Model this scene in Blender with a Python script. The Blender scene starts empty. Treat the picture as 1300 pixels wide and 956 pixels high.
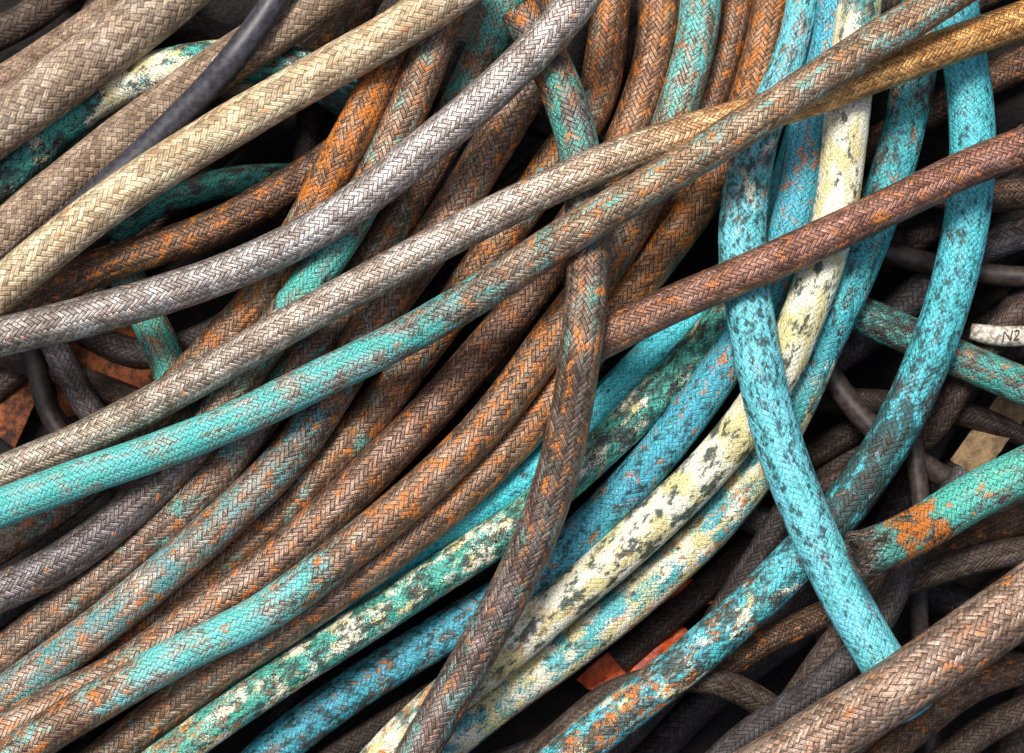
import bpy, math, random
import numpy as np
random.seed(7); RNG=np.random.RandomState(11)
C=bpy.context.scene.collection
S=0.0005; CAMH=3000.0          # one unit of the plan = half a millimetre; camera 1.5 m up
def lin(c):
    return tuple(((v/255)/12.92 if v/255<=0.04045 else ((v/255+0.055)/1.055)**2.4) for v in c)
def world_pt(x,y,z):
    k=(CAMH-z)/CAMH
    return np.stack([(x-650)*S*k, -(y-478)*S*k, z*S+0*x],-1)
def tag(o,label=None,cat=None,group=None,kind=None):
    if label: o['label']=label
    if cat: o['category']=cat
    if group: o['group']=group
    if kind: o['kind']=kind
    return o
# ------------------------------------------------------------ materials
class NT:
    def __init__(s,name):
        s.m=bpy.data.materials.new(name); s.m.use_nodes=True; s.t=s.m.node_tree
        s.b=s.t.nodes['Principled BSDF']
    def put(s,sock,v):
        if isinstance(v,bpy.types.NodeSocket): s.t.links.new(v,sock)
        elif v is not None: sock.default_value=v
    def n(s,t): return s.t.nodes.new(t)
    def M(s,op,a,b=None,c=None,clamp=False):
        n=s.n('ShaderNodeMath'); n.operation=op; n.use_clamp=clamp
        for k,v in enumerate((a,b,c)):
            if v is not None: s.put(n.inputs[k],v)
        return n.outputs[0]
    def sst(s,v,a,b,lo=0.,hi=1.):
        n=s.n('ShaderNodeMapRange'); n.interpolation_type='SMOOTHSTEP'
        s.put(n.inputs[0],v); s.put(n.inputs[1],a); s.put(n.inputs[2],b); n.inputs[3].default_value=lo; n.inputs[4].default_value=hi
        return n.outputs[0]
    def mix(s,f,a,b,blend='MIX'):
        n=s.n('ShaderNodeMix'); n.data_type='RGBA'; n.blend_type=blend
        s.put(n.inputs[0],f)
        for k,v in ((6,a),(7,b)):
            s.put(n.inputs[k],v if isinstance(v,bpy.types.NodeSocket) else (*v,1))
        return n.outputs[2]
    def fmix(s,f,a,b):
        n=s.n('ShaderNodeMix'); n.data_type='FLOAT'
        s.put(n.inputs[0],f); s.put(n.inputs[2],a); s.put(n.inputs[3],b); return n.outputs[0]
    def noise(s,vec,scale,detail=3,rough=.6,dim='3D'):
        n=s.n('ShaderNodeTexNoise'); n.noise_dimensions=dim; s.put(n.inputs['Vector'],vec); n.inputs['Scale'].default_value=scale
        n.inputs['Detail'].default_value=detail; n.inputs['Roughness'].default_value=rough
        return n.outputs['Fac']
    def off(s,vec,o):
        n=s.n('ShaderNodeVectorMath'); n.operation='ADD'; s.put(n.inputs[0],vec); s.put(n.inputs[1],o); return n.outputs[0]
    def attr(s,name):
        n=s.n('ShaderNodeAttribute'); n.attribute_name=name; return n
    def comb(s,a,b,c):
        n=s.n('ShaderNodeCombineXYZ')
        for k,v in enumerate((a,b,c)): s.put(n.inputs[k],v)
        return n.outputs[0]

def braid_mat(name,N,c=0.85,wires=2,depth=0.0005,metal=0.7,gapdark=0.2,wirevis=.25,painted=False,simple=False,rough=.25,K=3,chips=False):
    q=NT(name); M=q.M
    tc=q.n('ShaderNodeTexCoord')
    tone=q.attr('tone'); coat=q.attr('coat'); pat=q.attr('patina')
    sc=q.n('ShaderNodeSeparateColor'); q.put(sc.inputs[0],coat.outputs['Color'])
    wT,wO,wC,wD=sc.outputs[0],sc.outputs[1],sc.outputs[2],coat.outputs['Alpha']
    uv=q.n('ShaderNodeSeparateXYZ'); q.put(uv.inputs[0],tc.outputs['UV']); U,V=uv.outputs[0],uv.outputs[1]
    P2=q.comb(U,M('MULTIPLY',V,.55),0.)
    s1=M('SINE',M('MULTIPLY',V,2.3)); s2=M('SINE',M('ADD',M('MULTIPLY',U,2*math.pi*3),M('MULTIPLY',V,1.7)))
    p=M('ADD',M('MULTIPLY',U,float(N)),M('MULTIPLY',s1,.4)); r=M('ADD',M('MULTIPLY',V,float(N)*c),M('MULTIPLY',s2,.3))
    a=M('ADD',p,r); b=M('SUBTRACT',p,r)
    i=M('FLOOR',a); j=M('FLOOR',b); fa=M('SUBTRACT',a,i); fb=M('SUBTRACT',b,j)
    K2=float(2*K)
    s=M('FLOORED_MODULO',M('ADD',i,j),K2)
    over=M('LESS_THAN',s,K-.5)
    w=q.fmix(over,fb,fa)
    tA=M('MULTIPLY',M('FLOORED_MODULO',M('ADD',i,b),K2),1./K)
    tB=M('SUBTRACT',M('MULTIPLY',M('FLOORED_MODULO',M('ADD',j,a),K2),1./K),1.0)
    t=q.fmix(over,tB,tA)
    w2=M('ABSOLUTE',M('SUBTRACT',M('MULTIPLY',w,2.),1.)); t2=M('ABSOLUTE',M('SUBTRACT',M('MULTIPLY',t,2.),1.))
    prof=M('SUBTRACT',1.,M('POWER',w2,2.5)); along=M('SUBTRACT',1.,M('POWER',t2,3.))
    h=M('MULTIPLY',M('ADD',M('MULTIPLY',prof,.5),.5),M('ADD',M('MULTIPLY',along,.85),.15))
    wire=M('ABSOLUTE',M('SINE',M('MULTIPLY',w,math.pi*wires)))
    gap=M('MULTIPLY',M('ADD',M('MULTIPLY',q.sst(w2,1.05,.65),.3),.7),q.sst(t2,1.06,.76))  # strand gaps: shade and crevice grime, both put into the colour
    fine=q.noise(P2,125,1,.75,'2D')
    mid=q.noise(q.off(P2,(5,5,5)),34,2.6,.72,'2D')
    idx=q.fmix(over,j,i); fl=q.fmix(over,M('FLOOR',M('MULTIPLY',M('ADD',j,a),1./K2)),M('FLOOR',M('MULTIPLY',M('ADD',i,b),1./K2)))
    wn=q.n('ShaderNodeTexWhiteNoise'); q.put(wn.inputs['Vector'],q.comb(idx,fl,over)); hsh=wn.outputs['Value']
    low=q.noise(q.off(P2,(9,2,7)),6,2,.6,'2D')
    base=q.mix(1.,tone.outputs['Color'],q.mix(hsh,(.66,.63,.61),(1.38,1.38,1.37)),'MULTIPLY')
    base=q.mix(q.sst(low,.34,.62),base,q.mix(1.,base,(.70,.64,.60),'MULTIPLY'))
    base=q.mix(M('MULTIPLY',q.sst(mid,.46,.66),.6),base,q.mix(1.,base,(1.75,1.74,1.7),'MULTIPLY'))
    base=q.mix(M('MULTIPLY',q.sst(mid,.46,.32),.5),base,q.mix(1.,base,(.5,.45,.43),'MULTIPLY'))
    wv=M('ADD',M('MULTIPLY',wire,wirevis*1.4),1-wirevis)
    base=q.mix(1.,base,q.comb(wv,wv,wv),'MULTIPLY')
    f5=M('SUBTRACT',fine,.5); m5=M('SUBTRACT',mid,.5); h5=M('SUBTRACT',hsh,.5)
    def layer(wt,off,sc1,kh,km,edge=.05,span=.42,mid0=.71,det=2.,kn=1.):
        nz=q.noise(q.off(P2,off),sc1,det,.65,'2D')
        val=M('ADD',M('ADD',M('MULTIPLY_ADD',nz,kn,.5-.5*kn),M('MULTIPLY',m5,km)),M('ADD',M('MULTIPLY',h5,kh),M('MULTIPLY',f5,.45)))
        thr=M('SUBTRACT',mid0,M('MULTIPLY',wt,span))
        return M('MULTIPLY',q.sst(val,M('SUBTRACT',thr,edge),M('ADD',thr,edge)),q.sst(wt,0.,.06)),nz
    col=base; bare=1.
    if not simple:
        mO,nO=layer(wO,(31,8,14),10,.18,.5,.08,.32,.84)
        dust=M('MULTIPLY',M('MULTIPLY',q.sst(nO,.40,.64),wO),1.0,None,True)
        rustc=q.mix(fine,lin((84,52,32)),lin((160,110,70)))
        col=q.mix(M('MULTIPLY',dust,.6),col,rustc)
        if painted: mT,_=layer(wT,(11,3,5),7,.12,.6,.10,.50,.75,kn=.9)
        else: mT,_=layer(wT,(11,3,5),6,.10,.35,.18,.50,.76)
        patc=q.mix(M('MULTIPLY',q.sst(mid,.56,.36),.7),pat.outputs['Color'],q.mix(1.,pat.outputs['Color'],(.28,.52,.58),'MULTIPLY'))
        patc=q.mix(M('MULTIPLY',q.sst(fine,.50,.68),.5),patc,lin((150,212,206)))
        patc=q.mix(M('MULTIPLY',q.sst(low,.42,.6),.5),patc,q.mix(1.,patc,(.62,.93,.80),'MULTIPLY'))
        col=q.mix(M('MULTIPLY',mT,.93),col,patc); cover=mT
        if painted:
            mC,_=layer(wC,(21,13,2),5,.0,.35,.04)
            cr=q.mix(q.sst(low,.42,.64),lin((228,226,206)),lin((208,198,144)))
            cr=q.mix(M('MULTIPLY',q.sst(mid,.54,.68),.3),cr,lin((168,180,150)))
            cr=q.mix(M('MULTIPLY',q.sst(fine,.48,.32),.3),cr,lin((140,132,100)))
            col=q.mix(mC,col,cr)
            if chips: mD,_=layer(wD,(4,23,9),9,.04,.5,.03,.42,.74,kn=1.)
            else: mD,_=layer(wD,(4,23,9),14,.14,.8,.06,.42,.74,kn=.85)
            col=q.mix(M('MULTIPLY',mD,.92),col,q.mix(fine,lin((8,26,30)),lin((52,76,72)))); cover=M('MAXIMUM',M('MAXIMUM',mT,mC),mD)
        ora=q.mix(fine,lin((140,66,16)),lin((222,136,44)))
        col=q.mix(M('MULTIPLY',mO,.88),col,ora); cover=M('MAXIMUM',cover,M('MAXIMUM',mO,M('MULTIPLY',dust,.6))); bare=M('SUBTRACT',1.,cover)
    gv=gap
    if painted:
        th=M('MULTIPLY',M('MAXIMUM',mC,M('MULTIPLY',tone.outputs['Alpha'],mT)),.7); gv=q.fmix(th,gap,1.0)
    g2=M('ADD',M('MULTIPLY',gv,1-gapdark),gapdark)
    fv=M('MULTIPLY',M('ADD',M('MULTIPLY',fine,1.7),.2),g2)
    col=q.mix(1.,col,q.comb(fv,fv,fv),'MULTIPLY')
    q.put(q.b.inputs['Base Color'],col)
    q.put(q.b.inputs['Metallic'],M('MULTIPLY',bare,metal))
    q.put(q.b.inputs['Roughness'],M('ADD',M('MULTIPLY',mid,.4),rough))
    q.b.inputs['Specular IOR Level'].default_value=.4
    hh=M('ADD',M('ADD',h,M('MULTIPLY',wire,.18)),M('MULTIPLY',fine,.6))
    bp=q.n('ShaderNodeBump'); bp.inputs['Strength'].default_value=1.; bp.inputs['Distance'].default_value=depth
    q.put(bp.inputs['Height'],hh); q.put(q.b.inputs['Normal'],bp.outputs[0])
    return q.m
def plain_mat(name,c1,c2,scale=200,rough=.5,bump=.0004,spec=.5,det=3):
    q=NT(name); tc=q.n('ShaderNodeTexCoord').outputs['Object']
    n1=q.noise(tc,scale,det,.65); n2=q.noise(q.off(tc,(4,4,4)),scale*5,2,.7)
    col=q.mix(q.sst(n1,.35,.68),lin(c1),lin(c2)); fv=q.M('ADD',n2,.5)
    col=q.mix(1.,col,q.comb(fv,fv,fv),'MULTIPLY'); q.put(q.b.inputs['Base Color'],col)
    q.put(q.b.inputs['Roughness'],q.M('ADD',q.M('MULTIPLY',n1,.3),rough-.15)); q.b.inputs['Specular IOR Level'].default_value=spec
    bp=q.n('ShaderNodeBump'); bp.inputs['Distance'].default_value=bump; q.put(bp.inputs['Height'],n2); q.put(q.b.inputs['Normal'],bp.outputs[0])
    return q.m
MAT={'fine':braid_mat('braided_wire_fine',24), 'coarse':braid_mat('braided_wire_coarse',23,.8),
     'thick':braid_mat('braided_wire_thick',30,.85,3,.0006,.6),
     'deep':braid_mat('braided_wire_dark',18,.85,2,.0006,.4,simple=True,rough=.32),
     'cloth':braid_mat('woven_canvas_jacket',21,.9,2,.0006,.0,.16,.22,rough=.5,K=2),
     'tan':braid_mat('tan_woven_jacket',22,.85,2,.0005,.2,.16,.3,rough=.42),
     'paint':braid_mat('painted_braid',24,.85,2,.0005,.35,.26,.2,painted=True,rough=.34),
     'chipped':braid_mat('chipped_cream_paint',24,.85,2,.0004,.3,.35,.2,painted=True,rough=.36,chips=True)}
def rubber_mat(name,c1,c2): return plain_mat(name,c1,c2,260,.45,.00008,.5)
MAT['rubber_black']=rubber_mat('black_rubber',(38,38,44),(64,64,72))
MAT['rubber_brown']=rubber_mat('brown_rubber',(40,33,31),(66,56,50))
MAT['core']=plain_mat('old_rubber_core',(20,17,15),(46,40,35),500,.8,.0006)
MAT['wire']=plain_mat('loose_wire',(50,43,38),(104,92,80),900,.4,.0001)
MAT['orange']=plain_mat('orange_plastic',(206,84,24),(120,40,14),110,.45,.0006)
MAT['cloth_orange']=plain_mat('faded_orange_cloth',(138,74,34),(44,24,16),110,.85,.0012)
MAT['white']=plain_mat('white_sleeve',(226,222,210),(128,110,88),330,.6,.0004)
MAT['ink']=plain_mat('black_ink',(40,30,24),(60,46,36),300,.6,.0001)
MAT['wood']=plain_mat('dry_wood_chip',(136,112,78),(86,68,48),150,.8,.0008)
MAT['soil']=plain_mat('dark_soil',(12,10,9),(28,23,20),60,.95,.004)
# ------------------------------------------------------------ pile solver
OX=np.zeros(0);OY=np.zeros(0);OZ=np.zeros(0);OR=np.zeros(0)
def add_obst(x,y,z,r):
    global OX,OY,OZ,OR
    OX=np.append(OX,x);OY=np.append(OY,y);OZ=np.append(OZ,z);OR=np.append(OR,r)
def zreq(x,y,r,f):
    z=r.copy()
    if len(OX):
        d2=(x[:,None]-OX)**2+(y[:,None]-OY)**2; R=f*(r[:,None]+OR)
        v=np.where(d2<R*R, OZ+np.sqrt(np.maximum(R*R-d2,0)), -1e9)
        z=np.maximum(z,v.max(1))
    return z
def smooth(z,sig):
    k=int(sig*3); w=np.exp(-.5*(np.arange(-k,k+1)/sig)**2); w/=w.sum()
    e=np.concatenate([np.full(k,z[0]),z,np.full(k,z[-1])])
    return np.convolve(e,w,'valid')
def spline(P,step=7.):
    P=np.array(P,float); n=len(P)
    Q=np.vstack([2*P[0]-P[1],P,2*P[-1]-P[-2]]); out=[]
    for i in range(n-1):
        p0,p1,p2,p3=Q[i:i+4]
        a0=max(np.hypot(*(p1-p0)[:2]),1)**.5; a1=max(np.hypot(*(p2-p1)[:2]),1)**.5; a2=max(np.hypot(*(p3-p2)[:2]),1)**.5
        m1=(p1-p0)/a0-(p2-p0)/(a0+a1)+(p2-p1)/a1; m2=(p2-p1)/a1-(p3-p1)/(a1+a2)+(p3-p2)/a2
        m1*=a1; m2*=a1
        t=np.linspace(0,1,24,endpoint=False)[:,None]
        out.append((2*t**3-3*t**2+1)*p1+(t**3-2*t**2+t)*m1+(-2*t**3+3*t**2)*p2+(t**3-t**2)*m2)
    out.append(P[-1:]); D=np.vstack(out)
    s=np.concatenate([[0],np.cumsum(np.hypot(np.diff(D[:,0]),np.diff(D[:,1])))])
    m=max(int(s[-1]/step),3); ss=np.linspace(0,s[-1],m+1)
    R=np.stack([np.interp(ss,s,D[:,k]) for k in range(D.shape[1])],1)
    for k in range(R.shape[1]): R[1:-1,k]=smooth(R[:,k],2.)[1:-1]
    return R
def build_mesh(name,V,F,mat,loc,parent=None,smooth_=True):
    me=bpy.data.meshes.new(name); me.from_pydata([tuple(v) for v in V],[],F); me.materials.append(mat)
    if smooth_: me.polygons.foreach_set('use_smooth',[True]*len(me.polygons))
    me.update(); o=bpy.data.objects.new(name,me); C.objects.link(o)
    if parent is not None: o.parent=parent; o.location=(0,0,0)
    else: o.location=loc
    return o
NSEG=40
COUNT=[0]
def hose(label,pts,w,cols,mat='fine',patina=(62,178,168),thick=0.,f=.93,stiff=6.,group=None,name='braided_hose',cat='hose',cut0=False,cut1=False,lift0=0,lift1=0,drop=True):
    COUNT[0]+=1
    P=[(p[0],p[1],(p[2] if len(p)>2 else w)) for p in pts]
    D=spline(P); x,y,r=D[:,0],D[:,1],D[:,2]/2
    n=len(x)
    zr=zreq(x,y,r,f); z=zr.copy()
    for _ in range(50): z=np.maximum(zr,smooth(z,stiff))
    z=smooth(z,2.5)
    sidx=np.arange(n)*7.
    if lift0: z=z+lift0*np.exp(-(sidx/70.)**2)
    if lift1: z=z+lift1*np.exp(-((sidx[-1]-sidx)/70.)**2)
    add_obst(x,y,z,r)
    W=world_pt(x,y,z); k=(CAMH-z)/CAMH
    rr=r*S*k*(1+.022*smooth(RNG.randn(n),4.)*2.5)
    T=np.gradient(W,axis=0); T/=np.linalg.norm(T,axis=1)[:,None]
    side=np.cross(T,[0,0,1.]); side/=np.linalg.norm(side,axis=1)[:,None]; up=np.cross(side,T)
    L=np.concatenate([[0],np.cumsum(np.linalg.norm(np.diff(W,axis=0),axis=1))]); vv=L/(2*math.pi*r.mean()*S*k.mean())+3.37*COUNT[0]
    loc=W.mean(0)
    th=np.arange(NSEG)/NSEG*2*math.pi
    ov=1+.02*math.sin(COUNT[0])
    V=W[:,None,:]+rr[:,None,None]*(-up[:,None,:]*np.cos(th)[None,:,None]*(2-ov)+side[:,None,:]*np.sin(th)[None,:,None]*ov)
    V=(V-loc).reshape(-1,3)
    i=np.arange(n-1)[:,None]; kk=np.arange(NSEG)[None,:]; k2=(kk+1)%NSEG
    F=np.stack([i*NSEG+kk,(i+1)*NSEG+kk,(i+1)*NSEG+k2,i*NSEG+k2],-1).reshape(-1,4)
    nf=len(F)
    me=bpy.data.meshes.new(name)
    caps=[]
    if not cut0: caps.append(list(range(NSEG)))
    if not cut1: caps.append(list(range((n-1)*NSEG,n*NSEG))[::-1])
    nl=nf*4+sum(map(len,caps))
    me.vertices.add(len(V)); me.vertices.foreach_set('co',V.ravel())
    me.loops.add(nl); me.polygons.add(nf+len(caps))
    me.loops.foreach_set('vertex_index',np.concatenate([F.ravel()]+[np.array(c) for c in caps]).astype(np.int32))
    st=np.concatenate([np.arange(nf)*4,[nf*4+NSEG*q for q in range(len(caps))]]).astype(np.int32)
    me.polygons.foreach_set('loop_start',st)
    me.polygons.foreach_set('use_smooth',np.ones(nf+len(caps),bool))
    uvl=me.uv_layers.new(name='UVMap')
    u1=np.broadcast_to(kk/NSEG,(n-1,NSEG)); u2=np.broadcast_to((kk+1)/NSEG,(n-1,NSEG)); va=np.broadcast_to(vv[:-1][:,None],(n-1,NSEG)); vb=np.broadcast_to(vv[1:][:,None],(n-1,NSEG))
    UV=np.stack([np.stack([u1,va],-1),np.stack([u1,vb],-1),np.stack([u2,vb],-1),np.stack([u2,va],-1)],2).reshape(-1,2)
    UV=np.vstack([UV,np.zeros((nl-len(UV),2))]); uvl.data.foreach_set('uv',UV.astype(np.float32).ravel())
    me.update(calc_edges=True); me.validate()
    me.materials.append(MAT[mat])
    if not mat.startswith('rubber'):
        tt=np.linspace(0,1,n); ts=[c[0] for c in cols]
        A=np.zeros((n,8))
        bc=np.array([lin(c[1]) for c in cols])
        for q in range(3): A[:,q]=np.interp(tt,ts,bc[:,q])
        A[:,3]=thick
        for q in range(4): A[:,4+q]=np.interp(tt,ts,[c[2+q] for c in cols])
        for nm,arr in (('tone',A[:,:4]),('coat',A[:,4:]),('patina',np.tile([*lin(patina),1.],(n,1)))):
            at=me.attributes.new(nm,'FLOAT_COLOR','POINT'); at.data.foreach_set('color',np.repeat(arr,NSEG,axis=0).astype(np.float32).ravel())
    o=bpy.data.objects.new(name,me); C.objects.link(o); o.location=loc
    tag(o,label,cat,group)
    for cut,e,sg in ((cut0,0,-1.),(cut1,n-1,1.)):
        if cut: cut_end(o,W[e]-loc,T[e]*sg,side[e],up[e],rr[e])
    return o
def cut_end(o,P,T,s,u,r):
    n=32; V=[];F=[]
    prof=[(r*.97,-.004),(r*.95,.0004),(r*.86,.0012),(r*.55,.0008),(r*.46,-.0005),(r*.44,-.02),(.0001,-.02)]
    for (q,h) in prof:
        for k in range(n):
            a=2*math.pi*k/n; V.append(P+T*h+(s*math.cos(a)+u*math.sin(a))*q*(1+.03*math.sin(5*a+h*900)))
    for i in range(len(prof)-1):
        for k in range(n): F.append((i*n+k,i*n+(k+1)%n,(i+1)*n+(k+1)%n,(i+1)*n+k))
    build_mesh('rubber_core',V,F,MAT['core'],None,o)
    V=[];F=[]
    for k in range(460):
        a=random.random()*6.283; rd=s*math.cos(a)+u*math.sin(a); tg=-s*math.sin(a)+u*math.cos(a)
        b=P+rd*r*random.uniform(.78,1.02)-T*.002; L=random.uniform(.08,.36)*r+.002
        d=T+rd*random.uniform(-.4,.3)+tg*random.uniform(-.7,.7); d/=np.linalg.norm(d)
        wv=.00026; bi=len(V)
        x1=np.cross(d,rd); x1/=np.linalg.norm(x1); x2=np.cross(d,x1)
        for h in (0,1):
            for g in range(4):
                aa=g*math.pi/2; V.append(b+d*L*h+(x1*math.cos(aa)+x2*math.sin(aa))*wv*(1-.3*h))
        for g in range(4): F.append((bi+g,bi+(g+1)%4,bi+4+(g+1)%4,bi+4+g))
        F.append((bi+4,bi+5,bi+6,bi+7))
    build_mesh('frayed_wire_braid',V,F,MAT['wire'],None,o,False)
# ------------------------------------------------------------ colours
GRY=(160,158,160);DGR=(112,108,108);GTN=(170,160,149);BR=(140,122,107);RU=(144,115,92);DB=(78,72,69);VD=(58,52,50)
CRM=(202,197,165);SKY=(78,196,214);BLU=(56,170,200);GRN=(38,158,140);MID=(114,108,103)
g=build_mesh('ground',[(-1.6,-1.6,0),(1.6,-1.6,0),(1.6,1.6,0),(-1.6,1.6,0)],[(0,1,2,3)],MAT['soil'],(0,0,0)); tag(g,'dark soil under the pile of hoses',None,None,'structure')
# ------------------------------------------------------------ deep filler
FG='dark hoses deep in the pile'; FL='dark brown braided hose buried deep beneath the other hoses of the pile'
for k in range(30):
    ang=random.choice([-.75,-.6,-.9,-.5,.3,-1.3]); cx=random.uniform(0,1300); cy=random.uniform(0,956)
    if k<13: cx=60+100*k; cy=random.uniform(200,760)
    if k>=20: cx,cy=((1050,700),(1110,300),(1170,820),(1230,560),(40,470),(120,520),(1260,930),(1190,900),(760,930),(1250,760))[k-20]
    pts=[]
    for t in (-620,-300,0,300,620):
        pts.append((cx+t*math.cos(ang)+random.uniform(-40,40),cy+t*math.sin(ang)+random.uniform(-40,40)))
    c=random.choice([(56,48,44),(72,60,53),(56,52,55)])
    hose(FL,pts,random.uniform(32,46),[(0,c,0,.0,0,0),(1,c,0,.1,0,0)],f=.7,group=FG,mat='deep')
# ------------------------------------------------------------ background, seen in the gaps
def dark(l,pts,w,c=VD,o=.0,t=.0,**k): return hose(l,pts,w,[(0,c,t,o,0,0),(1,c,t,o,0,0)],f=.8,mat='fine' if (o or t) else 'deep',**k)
def rub(l,pts,w,m='rubber_brown',**k): return hose(l,pts,w,[],mat=m,f=.8,name='rubber_hose',**k)
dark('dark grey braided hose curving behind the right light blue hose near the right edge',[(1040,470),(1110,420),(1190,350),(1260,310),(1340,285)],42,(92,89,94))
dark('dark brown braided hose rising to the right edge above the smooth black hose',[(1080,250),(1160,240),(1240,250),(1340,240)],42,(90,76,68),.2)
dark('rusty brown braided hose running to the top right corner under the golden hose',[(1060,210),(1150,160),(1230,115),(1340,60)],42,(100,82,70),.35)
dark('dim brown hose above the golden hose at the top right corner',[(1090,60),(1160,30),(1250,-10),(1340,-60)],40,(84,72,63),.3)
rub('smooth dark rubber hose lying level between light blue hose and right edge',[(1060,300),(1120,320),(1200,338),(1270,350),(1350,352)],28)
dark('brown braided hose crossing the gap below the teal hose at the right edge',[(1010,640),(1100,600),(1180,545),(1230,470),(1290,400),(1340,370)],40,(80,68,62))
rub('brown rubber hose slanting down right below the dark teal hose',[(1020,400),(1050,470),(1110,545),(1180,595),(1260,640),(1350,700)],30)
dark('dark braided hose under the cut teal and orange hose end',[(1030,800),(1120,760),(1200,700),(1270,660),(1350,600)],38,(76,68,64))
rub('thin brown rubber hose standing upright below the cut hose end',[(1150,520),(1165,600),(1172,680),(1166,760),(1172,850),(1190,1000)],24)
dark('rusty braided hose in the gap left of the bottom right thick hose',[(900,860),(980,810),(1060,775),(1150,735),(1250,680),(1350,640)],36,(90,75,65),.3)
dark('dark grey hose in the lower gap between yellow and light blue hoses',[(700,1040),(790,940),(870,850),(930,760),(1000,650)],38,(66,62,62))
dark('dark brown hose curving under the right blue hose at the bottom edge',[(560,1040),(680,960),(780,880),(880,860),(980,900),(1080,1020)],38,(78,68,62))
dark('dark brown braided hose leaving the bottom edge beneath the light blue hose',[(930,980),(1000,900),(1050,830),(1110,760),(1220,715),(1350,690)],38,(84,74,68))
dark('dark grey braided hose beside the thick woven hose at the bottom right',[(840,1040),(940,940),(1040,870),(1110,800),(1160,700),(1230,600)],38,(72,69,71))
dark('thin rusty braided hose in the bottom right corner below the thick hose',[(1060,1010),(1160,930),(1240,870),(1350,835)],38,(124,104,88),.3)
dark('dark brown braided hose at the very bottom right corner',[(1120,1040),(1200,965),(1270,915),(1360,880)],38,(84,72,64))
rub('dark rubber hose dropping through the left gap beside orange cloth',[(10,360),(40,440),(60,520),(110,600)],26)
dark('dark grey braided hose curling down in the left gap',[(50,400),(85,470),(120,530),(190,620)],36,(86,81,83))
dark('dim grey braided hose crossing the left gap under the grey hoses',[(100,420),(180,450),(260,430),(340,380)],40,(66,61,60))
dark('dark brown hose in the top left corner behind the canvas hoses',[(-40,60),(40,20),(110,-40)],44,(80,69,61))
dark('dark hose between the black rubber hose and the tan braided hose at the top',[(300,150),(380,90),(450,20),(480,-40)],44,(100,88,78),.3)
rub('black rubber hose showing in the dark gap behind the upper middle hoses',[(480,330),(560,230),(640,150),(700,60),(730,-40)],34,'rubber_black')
# scraps
def sheet(name,label,cat,cx,cy,sx,sy,rot,mat,seed,z=None,amp=14,th=.0012,edge=1.):
    n=44;V=[];F=[]; rs=random.Random(seed); ph=[rs.uniform(0,6) for _ in range(6)]
    if z is None: z=zreq(np.array([cx*1.]),np.array([cy*1.]),np.array([min(sx,sy)*.3]),.8)[0]
    for i in range(n+1):
        for j in range(n+1):
            u=i/n-.5; v=j/n-.5
            e=1+edge*(.08*math.sin(5*v+ph[0])+.02*math.sin(14*v+ph[1]))
            X=u*sx*e+edge*.25*sx*v*math.sin(ph[3]); Y=v*sy*(1+edge*.10*math.sin(5*u+ph[2]))
            h=amp*(math.sin(4*u+3*v+ph[3])+.8*abs(math.sin(4*v-3*u+ph[4]+.8*math.sin(4*u)))+.3*abs(math.sin(9*u+4*v+ph[5])))
            x=cx+X*math.cos(rot)-Y*math.sin(rot); y=cy+X*math.sin(rot)+Y*math.cos(rot)
            V.append(world_pt(np.float64(x),np.float64(y),np.float64(z+h)))
    for i in range(n):
        for j in range(n): a=i*(n+1)+j; F.append((a,a+n+1,a+n+2,a+1))
    V=np.array(V); loc=V.mean(0); o=build_mesh(name,V-loc,F,mat,loc)
    so=o.modifiers.new('thickness','SOLIDIFY'); so.thickness=th
    tag(o,label,cat); return o
def zat(x,y,r=4.): return float(zreq(np.array([x*1.]),np.array([y*1.]),np.array([r]),.8)[0])
sheet('orange_cloth','faded orange cloth in the left gap under the purple grey hose','cloth',145,455,150,110,-.3,MAT['cloth_orange'],3,z=zat(145,455)-14,amp=9)
sheet('orange_cloth','dull orange cloth scrap at the left edge between grey hoses','cloth',5,500,90,110,.35,MAT['cloth_orange'],5,z=zat(12,500)-14,amp=8)
sheet('wood_strip','pale tan wood strip under the dark teal hose at right','wood',1258,550,44,120,.62,MAT['wood'],8,z=zat(1258,550)-8,amp=.6,edge=.3,th=.003)
# ------------------------------------------------------------ mid layers
hose('teal and rust hose bent sharply in the left gap below the purple grey hose',[(150,330),(180,390),(205,440),(225,500),(240,600)],46,[(0,BR,.6,.4,0,.2),(1,BR,.6,.4,0,.2)],patina=GRN)
hose('dark teal hose stub between tan hose and rusty hose at upper left',[(140,300),(190,262),(250,240),(310,228),(380,225),(440,215)],38,[(0,DB,.65,.1,0,.3),(1,DB,.6,.1,0,.4)],patina=GRN,mat='paint')
hose('dark teal and cream flaking hose passing under the canvas hoses at upper left',[(-40,260),(20,215),(80,155),(150,108),(230,84),(310,78),(380,88),(450,130)],56,[(0,DB,.4,0,0,.5),(.3,DB,.75,0,.1,.3),(.42,DB,.5,.05,.62,.2),(.62,DB,.6,.05,.6,.25),(.75,DB,.65,0,.2,.5),(1,DB,.5,0,0,.6)],mat='chipped',patina=(44,158,150),thick=.5)
hose('rusty dark brown hose running between tan hose and purple grey hose',[(-40,430),(40,385),(110,345),(190,318),(270,290),(340,252),(400,215),(460,170)],47,[(0,(106,89,77),0,.4,0,0),(.5,(112,93,79),0,.6,0,.0),(1,(100,83,75),.0,.35,0,0)])
hose('dark teal braided hose crossing behind the right light blue hose to the right edge',[(1010,375),(1070,392),(1130,415),(1200,448),(1270,478),(1350,510)],48,[(0,DB,.5,0,0,.3),(.4,DB,.5,.1,0,.5),(.6,MID,.65,.35,0,.3),(1,MID,.65,.35,0,.3)],patina=(52,156,146),mat='paint')
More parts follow.
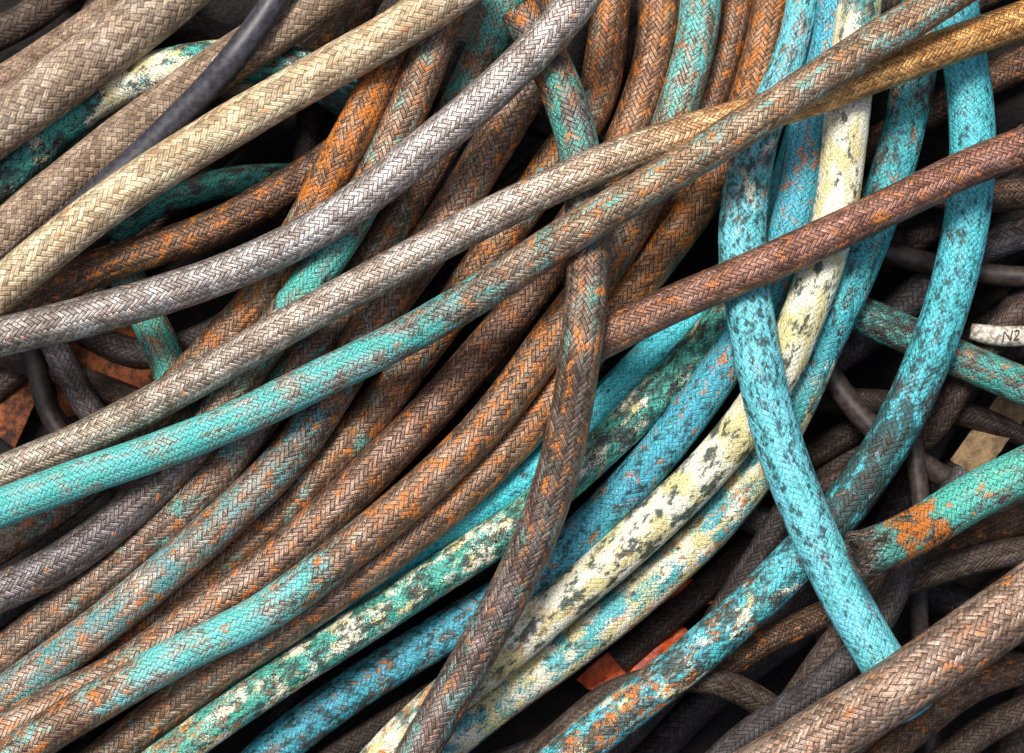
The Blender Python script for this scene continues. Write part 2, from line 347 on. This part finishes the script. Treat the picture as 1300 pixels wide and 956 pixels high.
# bundle, lower members
hose('orange flecked hose at the left of the bundle, passing under tan hose at top',[(575,-60),(530,10),(490,85),(455,155),(420,220),(382,295),(330,375),(265,450),(190,530),(100,620),(0,690),(-50,718)],50,[(0,RU,0,.5,0,0),(.25,RU,.0,1.05,0,0),(.4,RU,.1,.8,0,0),(.7,BR,.1,.4,0,0),(1,BR,.1,.4,0,0)])
hose('brown hose third in the bundle from the left, brown down to the left edge',[(660,-60),(630,30),(595,110),(550,200),(500,290),(450,370),(390,450),(330,530),(260,620),(170,700),(80,770),(0,835),(-50,868)],50,[(0,BR,.6,.3,0,0),(.15,BR,.5,.4,0,0),(.22,BR,.0,.5,0,0),(.4,BR,.1,.4,0,0),(.7,(140,125,115),.1,.35,0,0),(1,(144,130,117),.0,.25,0,0)])
hose('brown hose fifth in the bundle, crossing under the central upright hose low down',[(778,-60),(772,40),(755,130),(705,205),(645,290),(590,370),(530,450),(460,540),(385,620),(300,700),(210,775),(130,850),(60,920),(0,980),(-60,1040)],52,[(0,RU,.0,.6,0,0),(.3,RU,.1,.62,0,0),(.6,BR,.05,.5,0,0),(1,(148,129,115),.0,.4,0,0)])
hose('rusty brown hose of the upper bundle beneath the central crossing, half hidden',[(945,-60),(925,50),(900,130),(868,220),(815,315),(755,410),(690,500),(620,570),(540,640),(450,730),(350,820),(240,910),(120,1020)],46,[(0,BR,.0,.5,0,0),(.4,(138,109,91),0,.7,0,0),(.7,BR,.1,.6,0,0),(1,BR,.2,.4,0,0)])
hose('bright turquoise hose showing as a narrow strip right of the central upright hose',[(1040,-60),(1038,60),(1020,170),(990,260),(935,345),(872,412),(805,474),(738,544),(662,610),(580,662),(500,710),(420,765),(330,840),(230,960),(180,1040)],50,[(0,MID,.8,.1,0,0.2),(.3,MID,.95,.1,0,.05),(.5,MID,1.1,.0,0,.1),(.65,MID,1.1,.1,0,.1),(.8,MID,1.,.2,0,.1),(1,MID,.8,.2,0,.2)],mat='paint',patina=(44,200,218),thick=.3)
hose('dark green and cream mottled hose low beside the turquoise ended hose',[(1085,-60),(1068,60),(1040,180),(990,300),(930,390),(862,470),(797,537),(722,607),(632,680),(545,738),(445,803),(345,868),(245,938),(145,1013)],50,[(0,MID,.8,.1,.1,.2),(.35,DB,.7,.1,.1,.45),(.5,DB,.6,.1,.4,.5),(.62,DB,.8,.1,.44,.45),(.8,DB,.8,.1,.40,.42),(.9,BR,.6,.5,.3,.3),(1,BR,.6,.4,.2,.3)],mat='paint',patina=(64,176,156),thick=.4)
hose('orange brown hose at the top right of the bundle under the long crossing hoses',[(990,-60),(970,60),(935,170),(882,265),(822,345),(766,415),(715,490),(650,565),(570,640),(480,712),(390,775),(280,850),(160,940),(40,1040)],50,[(0,RU,.0,.6,0,0),(.3,RU,.0,.8,0,0),(.6,BR,.0,.55,0,0),(1,BR,.1,.4,0,0)],mat='coarse')
# bundle, upper members
hose('dark grey hose second in the bundle, reaching the left edge under the turquoise end',[(590,-60),(553,50),(522,130),(482,210),(440,290),(385,370),(320,460),(250,560),(170,642),(80,712),(0,752),(-50,775)],50,[(0,BR,.0,.45,0,0),(.25,BR,.1,.4,0,0),(.36,MID,.7,.3,0,0),(.44,MID,.6,.3,0,0),(.55,BR,.1,.35,0,0),(.8,(118,115,118),0.0,.15,0,0),(1,(126,123,125),.0,.1,0,0)])
hose('brown and teal speckled hose fourth in the bundle, ending at the bottom left',[(735,-60),(710,20),(680,90),(640,160),(592,240),(540,320),(482,400),(430,485),(370,575),(290,655),(200,735),(110,808),(30,868),(-50,930)],54,[(0,BR,.1,.5,0,0),(.3,(132,113,101),.05,.4,0,0),(.55,MID,.3,.5,0,0),(.72,GTN,.42,.5,0,0),(.85,GTN,.5,.45,0,0),(1,BR,.35,.45,0,0)],patina=(70,132,140))
hose('plain brown braided hose sixth in the bundle, left of the speckled orange one',[(835,-60),(836,40),(818,120),(780,210),(722,300),(660,390),(600,462),(520,550),(440,630),(350,712),(250,785),(150,855),(60,900),(-40,960)],54,[(0,RU,.0,.5,0,0),(.2,(142,119,101),.0,.6,0,0),(.45,(132,110,99),.0,.35,0,0),(.7,(144,127,115),.0,.45,0,0),(1,(148,131,117),.1,.35,0,0)])
hose('orange speckled brown hose with turquoise lower stretch near bottom left',[(895,-60),(884,50),(862,130),(825,240),(770,335),(700,430),(632,522),(545,612),(442,699),(332,780),(240,825),(160,870),(60,930),(-20,990)],54,[(0,BR,.6,.35,0,0),(.13,BR,.5,.5,0,0),(.2,BR,.05,.6,0,0),(.35,BR,.0,.65,0,0),(.6,(142,121,105),.0,.6,0,0),(.66,MID,.4,.5,0,0),(.73,GTN,.8,.3,0,0),(.82,GTN,.68,.2,0,0),(.88,BR,.1,.5,0,0),(1,BR,.1,.4,0,0)],patina=(90,192,192))
hose('blue painted hose with orange flecks beside the cream spotted hose',[(1070,-60),(1058,50),(1030,160),(1008,270),(972,375),(916,468),(848,560),(768,650),(685,728),(570,800),(460,868),(350,950),(280,1020)],54,[(0,MID,.8,.25,0,.15),(.2,MID,.95,.6,0,.0),(.33,MID,.95,.5,0,.1),(.5,MID,.9,.3,.0,.35),(.7,MID,.85,.3,.0,.38),(.85,MID,.75,.2,.0,.45),(1,MID,.75,.2,.0,.3)],mat='paint',patina=BLU,thick=.2)
hose('yellowish cream and turquoise hose along the outer right side of the bundle',[(1175,-60),(1168,30),(1155,130),(1126,240),(1086,345),(1046,430),(1005,520),(957,602),(904,668),(850,721),(792,771),(717,829),(642,883),(560,950),(490,1030)],54,[(0,MID,.6,.3,0,.3),(.25,MID,.75,.2,0,.35),(.36,DB,.9,.1,0,.3),(.44,CRM,.8,.0,.4,.2),(.55,CRM,.85,.6,.5,.15),(.70,CRM,.85,.3,.54,.15),(.85,CRM,.8,.1,.58,.15),(1,CRM,.6,.1,.5,.2)],mat='paint',patina=(52,172,186),thick=.4)
hose('cream painted hose with black spots curving up to the long crossing hoses',[(1100,-60),(1084,60),(1074,160),(1058,280),(1020,400),(970,505),(905,588),(833,660),(757,728),(672,800),(590,868),(500,950),(430,1030)],56,[(0,MID,.85,.1,0,0.2),(.12,CRM,.4,.0,.8,.15),(.2,CRM,.2,.0,1.05,.22),(.4,CRM,.2,.0,1.05,.3),(.6,CRM,.35,.0,1.,.42),(.76,CRM,.4,.3,.95,.38),(.84,CRM,.5,.7,.6,.35),(1,MID,.5,.4,.4,.3)],mat='chipped',patina=(40,130,134),thick=.7)
# orange scraps in the lower gap
def strap(label,cx,cy,rx,ry,rot,wd,z0):
    n=60;V=[];F=[]
    for i in range(n):
        a=-.6+i/n*2.6
        for jj,(dr,dz) in enumerate(((1,-wd),(1,wd),(.3,wd*.4),(.3,-wd))):
            X=rx*math.cos(a)*dr*(1+.08*math.sin(3*a)); Y=ry*math.sin(a)*dr
            x=cx+X*math.cos(rot)-Y*math.sin(rot); y=cy+X*math.sin(rot)+Y*math.cos(rot)
            V.append(world_pt(np.float64(x),np.float64(y),np.float64(z0+dz+6*math.sin(a*2.5)*dr)))
    for i in range(n-1):
        for j in range(4): F.append((i*4+j,(i+1)*4+j,(i+1)*4+(j+1)%4,i*4+(j+1)%4))
    F.append((0,1,2,3)); F.append(((n-1)*4+3,(n-1)*4+2,(n-1)*4+1,(n-1)*4))
    V=np.array(V);loc=V.mean(0);o=build_mesh('plastic_strap',V-loc,F,MAT['orange'],loc); tag(o,label,'strap'); return o
strap('orange curved plastic strap in the gap right of the yellow cream hose',862,775,60,42,-2.3,6,zat(862,775,10.)-16)
sheet('orange_scrap','orange plastic scrap in the gap at the bottom centre below the cream hose','scrap',808,832,130,60,-.78,MAT['orange'],12,z=zat(815,830,10.)-26,amp=6,edge=.8)
# right side
hose('light blue hose at far right that darkens to green toward the bottom',[(1205,-60),(1215,20),(1230,110),(1235,200),(1222,310),(1188,430),(1132,555),(1062,655),(985,738),(902,815),(815,885),(720,960),(640,1030)],57,[(0,MID,.5,.3,0,.3),(.08,MID,.95,.0,0,.15),(.3,MID,1.0,.0,0,.3),(.40,MID,.88,.0,0,.45),(.47,DB,.55,.0,.0,.75),(.58,DB,.55,.1,.0,.75),(.64,MID,.8,.1,.1,.35),(.72,(84,88,80),.65,.2,.2,.5),(.83,(90,86,76),.5,.75,.2,.45),(1,MID,.5,.3,.1,.4)],mat='paint',patina=(72,192,210),thick=.3)
hose('broad pale blue hose dropping from the long crossing hoses to the bottom right',[(1025,-60,42),(1014,30,42),(988,110,46),(960,180,56),(946,250),(942,310),(951,390),(965,470),(988,560),(1022,650),(1066,745),(1108,820),(1145,880),(1160,905)],61,[(0,MID,.75,.25,0,.2),(.1,GRY,.75,.2,0,.3),(.25,GRY,.7,.15,.2,.45),(.4,GRY,.95,.0,0,.42),(.6,GRY,1.,.0,0,.40),(.8,GRY,1.,.0,0,.26),(1,GRY,1.,.0,0,.2)],mat='paint',patina=(108,206,224),thick=.5)
hose('teal and orange worn hose with open cut end near the right edge',[(1092,704),(1132,690),(1176,667),(1230,634),(1290,602),(1350,572)],60,[(0,(84,78,72),.1,.1,0,0),(.08,(110,104,96),.3,.3,0,.0),(.13,MID,.4,1.15,0,0),(.32,MID,.4,1.2,0,0),(.40,MID,.8,.2,0,0),(.7,MID,.8,.25,0,0),(1,MID,.8,.15,0,0)],cut0=True,lift0=48,patina=(64,176,160))
hose('thick coarse woven brown hose across the bottom right corner',[(860,1040),(960,985),(1060,925),(1130,880),(1210,826),(1300,762),(1370,705)],80,[(0,(154,136,122),0,.25,0,0),(1,(166,146,132),.0,.35,0,0)],mat='thick')
hose('reddish brown braided hose ending frayed at the right edge',[(740,443),(770,428),(850,388),(950,345),(1050,300),(1150,252),(1225,215),(1304,184)],48,[(0,(134,108,96),0,.45,0,0),(.4,(140,108,96),0,.4,0,0),(.6,(144,108,96),0,.35,0,0),(1,(142,110,100),0,.3,0,0)],cut1=True,lift1=8)
# central upright hose
hose('brown upright hose in the middle crossing over the bundle, dark teal at top',[(660,10),(690,65),(715,120),(735,190),(745,280),(745,370),(735,460),(718,560),(692,650),(650,745),(600,835),(545,930),(490,1030)],53,[(0,MID,.2,.6,0,0),(.08,MID,.25,.6,0,0),(.16,DGR,.55,.2,0,.1),(.3,(124,111,101),.1,.4,0,0),(.5,(132,119,108),.0,.5,0,0),(.7,(128,118,114),.1,.3,0,0),(1,(132,121,118),.1,.25,0,0)],mat='coarse',patina=(52,140,130))
# top left
hose('brown canvas woven hose beneath the black rubber hose at upper left',[(-50,340),(0,300),(60,250),(135,190),(205,138),(275,88),(345,42),(410,-5),(470,-60)],58,[(0,(150,133,115),0,0,0,0),(1,(138,121,102),0,0,0,0)],mat='cloth')
rub('smooth black rubber hose lying over the canvas hoses at upper left',[(60,306),(118,250),(178,196),(236,140),(286,86),(328,32),(358,-14),(395,-70)],36,'rubber_black')
hose('narrow brown canvas woven hose in the top left corner',[(-50,138),(0,108),(75,60),(150,8),(220,-50)],46,[(0,(140,121,103),0,0,0,0),(1,(140,121,103),0,0,0,0)],mat='cloth')
hose('wide grey tan canvas woven hose near the top left corner',[(-60,200),(0,158),(95,90),(185,22),(270,-50)],74,[(0,(152,138,121),0,0,0,0),(1,(162,147,129),0,0,0,0)],mat='cloth')
hose('pale tan braided hose from the left edge to the top edge',[(-60,415),(0,368),(60,318),(130,264),(200,216),(300,155),(400,97),(500,40),(590,-20),(650,-65)],56,[(0,(188,176,148),0,.1,0,0),(.5,(202,188,156),.0,.2,0,0),(1,(196,180,150),0,.2,0,0)],mat='tan')
# long crossing hoses
hose('purple grey braided hose curving from the left edge up to the top edge',[(-60,445),(0,428),(100,404),(200,376),(300,341),(400,292),(472,243),(540,188),(600,138),(660,82),(712,28),(770,-50)],50,[(0,(132,126,122),0,.05,0,0),(.25,(154,151,149),0,0.05,0,0),(.6,(174,173,173),.0,.0,0,0),(1,(180,175,172),.0,.1,0,0)])
hose('long grey tan hose that turns golden bronze toward the top right',[(-60,630),(0,603),(130,545),(250,481),(370,411),(490,345),(600,286),(700,237),(800,193),(900,160),(1000,133),(1100,98),(1200,60),(1300,24),(1360,2)],47,[(0,(176,168,156),.1,.1,0,0),(.12,(180,171,158),0,.1,0,0),(.35,(170,161,152),0,.1,0,0),(.5,(190,183,175),0,.05,0,0),(.62,(186,168,144),0,.15,0,0),(.72,(206,162,108),0,.3,0,0),(1,(220,170,106),0,.3,0,0)])
hose('long hose turquoise at left and brown at right, topmost of the crossing pair',[(-60,668),(0,645),(100,607),(200,573),(300,533),(400,484),(500,435),(600,378),(700,312),(780,262),(860,214),(940,164),(1030,106),(1110,54),(1190,4),(1270,-50)],50,[(0,GTN,1.,.0,.0,0),(.12,GTN,.86,0,.0,0),(.25,GTN,.64,.0,0,0),(.36,(158,150,142),.6,.1,0,0),(.44,MID,.46,.3,0,0),(.54,(154,140,124),.15,.4,0,0),(.7,(160,144,122),.05,.45,0,0),(.8,(158,138,118),.15,.3,0,0),(1,(156,134,110),.1,.3,0,0)],patina=(56,180,178))
# white sleeve with writing
o=hose('white cable sleeve with dark handwriting near the right edge',[(1232,420,20),(1246,424,26),(1262,427,27),(1290,427,27),(1350,424,26)],24,[],mat='rubber_black',name='cable_sleeve',cat='sleeve',stiff=3.)
o.data.materials[0]=MAT['white']
tx=bpy.data.curves.new('handwriting','FONT'); tx.body='N2'; tx.size=.0088; tx.shear=.3; tx.extrude=.0002; tx.align_x='CENTER'; tx.align_y='CENTER'
to=bpy.data.objects.new('handwriting',tx); C.objects.link(to)
top=max((o.matrix_basis@v.co).z for v in o.data.vertices)
pw=world_pt(np.float64(1282),np.float64(427),np.float64(top/S))
dg=bpy.context.evaluated_depsgraph_get(); me=bpy.data.meshes.new_from_object(to.evaluated_get(dg)); bpy.data.objects.remove(to)
me.materials.clear(); me.materials.append(MAT['ink']); to=bpy.data.objects.new('handwriting',me); C.objects.link(to); to.parent=o
to.location=(pw[0]-o.location.x,pw[1]-o.location.y,top-o.location.z-.0002); to.rotation_euler=(0,0,.12)
print('MAXZ',OZ.max(),'hoses',COUNT[0])
# ------------------------------------------------------------ light and camera
w=bpy.data.worlds.new('World'); bpy.context.scene.world=w; w.use_nodes=True
sk=w.node_tree.nodes.new('ShaderNodeTexSky'); sk.sky_type='NISHITA'; sk.sun_disc=False
el,az=math.radians(62),math.radians(-30)
sk.sun_elevation=el; sk.sun_rotation=az; sk.dust_density=6; sk.air_density=1.0; sk.ozone_density=.3
bg=w.node_tree.nodes['Background']; w.node_tree.links.new(sk.outputs[0],bg.inputs[0]); bg.inputs[1].default_value=.125
su=bpy.data.lights.new('sun','SUN'); su.energy=4.0; su.angle=math.radians(15); su.color=(1,.96,.91)
so=bpy.data.objects.new('sun',su); C.objects.link(so)
from mathutils import Vector
d=Vector((math.sin(az)*math.cos(el),math.cos(az)*math.cos(el),math.sin(el))); so.rotation_euler=d.to_track_quat('Z','Y').to_euler(); so.location=d*2
cd=bpy.data.cameras.new('camera'); co=bpy.data.objects.new('camera',cd); C.objects.link(co); co.location=(0,0,CAMH*S); cd.sensor_width=36; cd.lens=36*CAMH*S/.65
cd.clip_start=.05; cd.clip_end=50; cd.dof.use_dof=True; cd.dof.focus_distance=CAMH*S-.12; cd.dof.aperture_fstop=11
bpy.context.scene.camera=co
vs=bpy.context.scene.view_settings; vs.view_transform='Standard'; vs.look='None'; vs.exposure=0
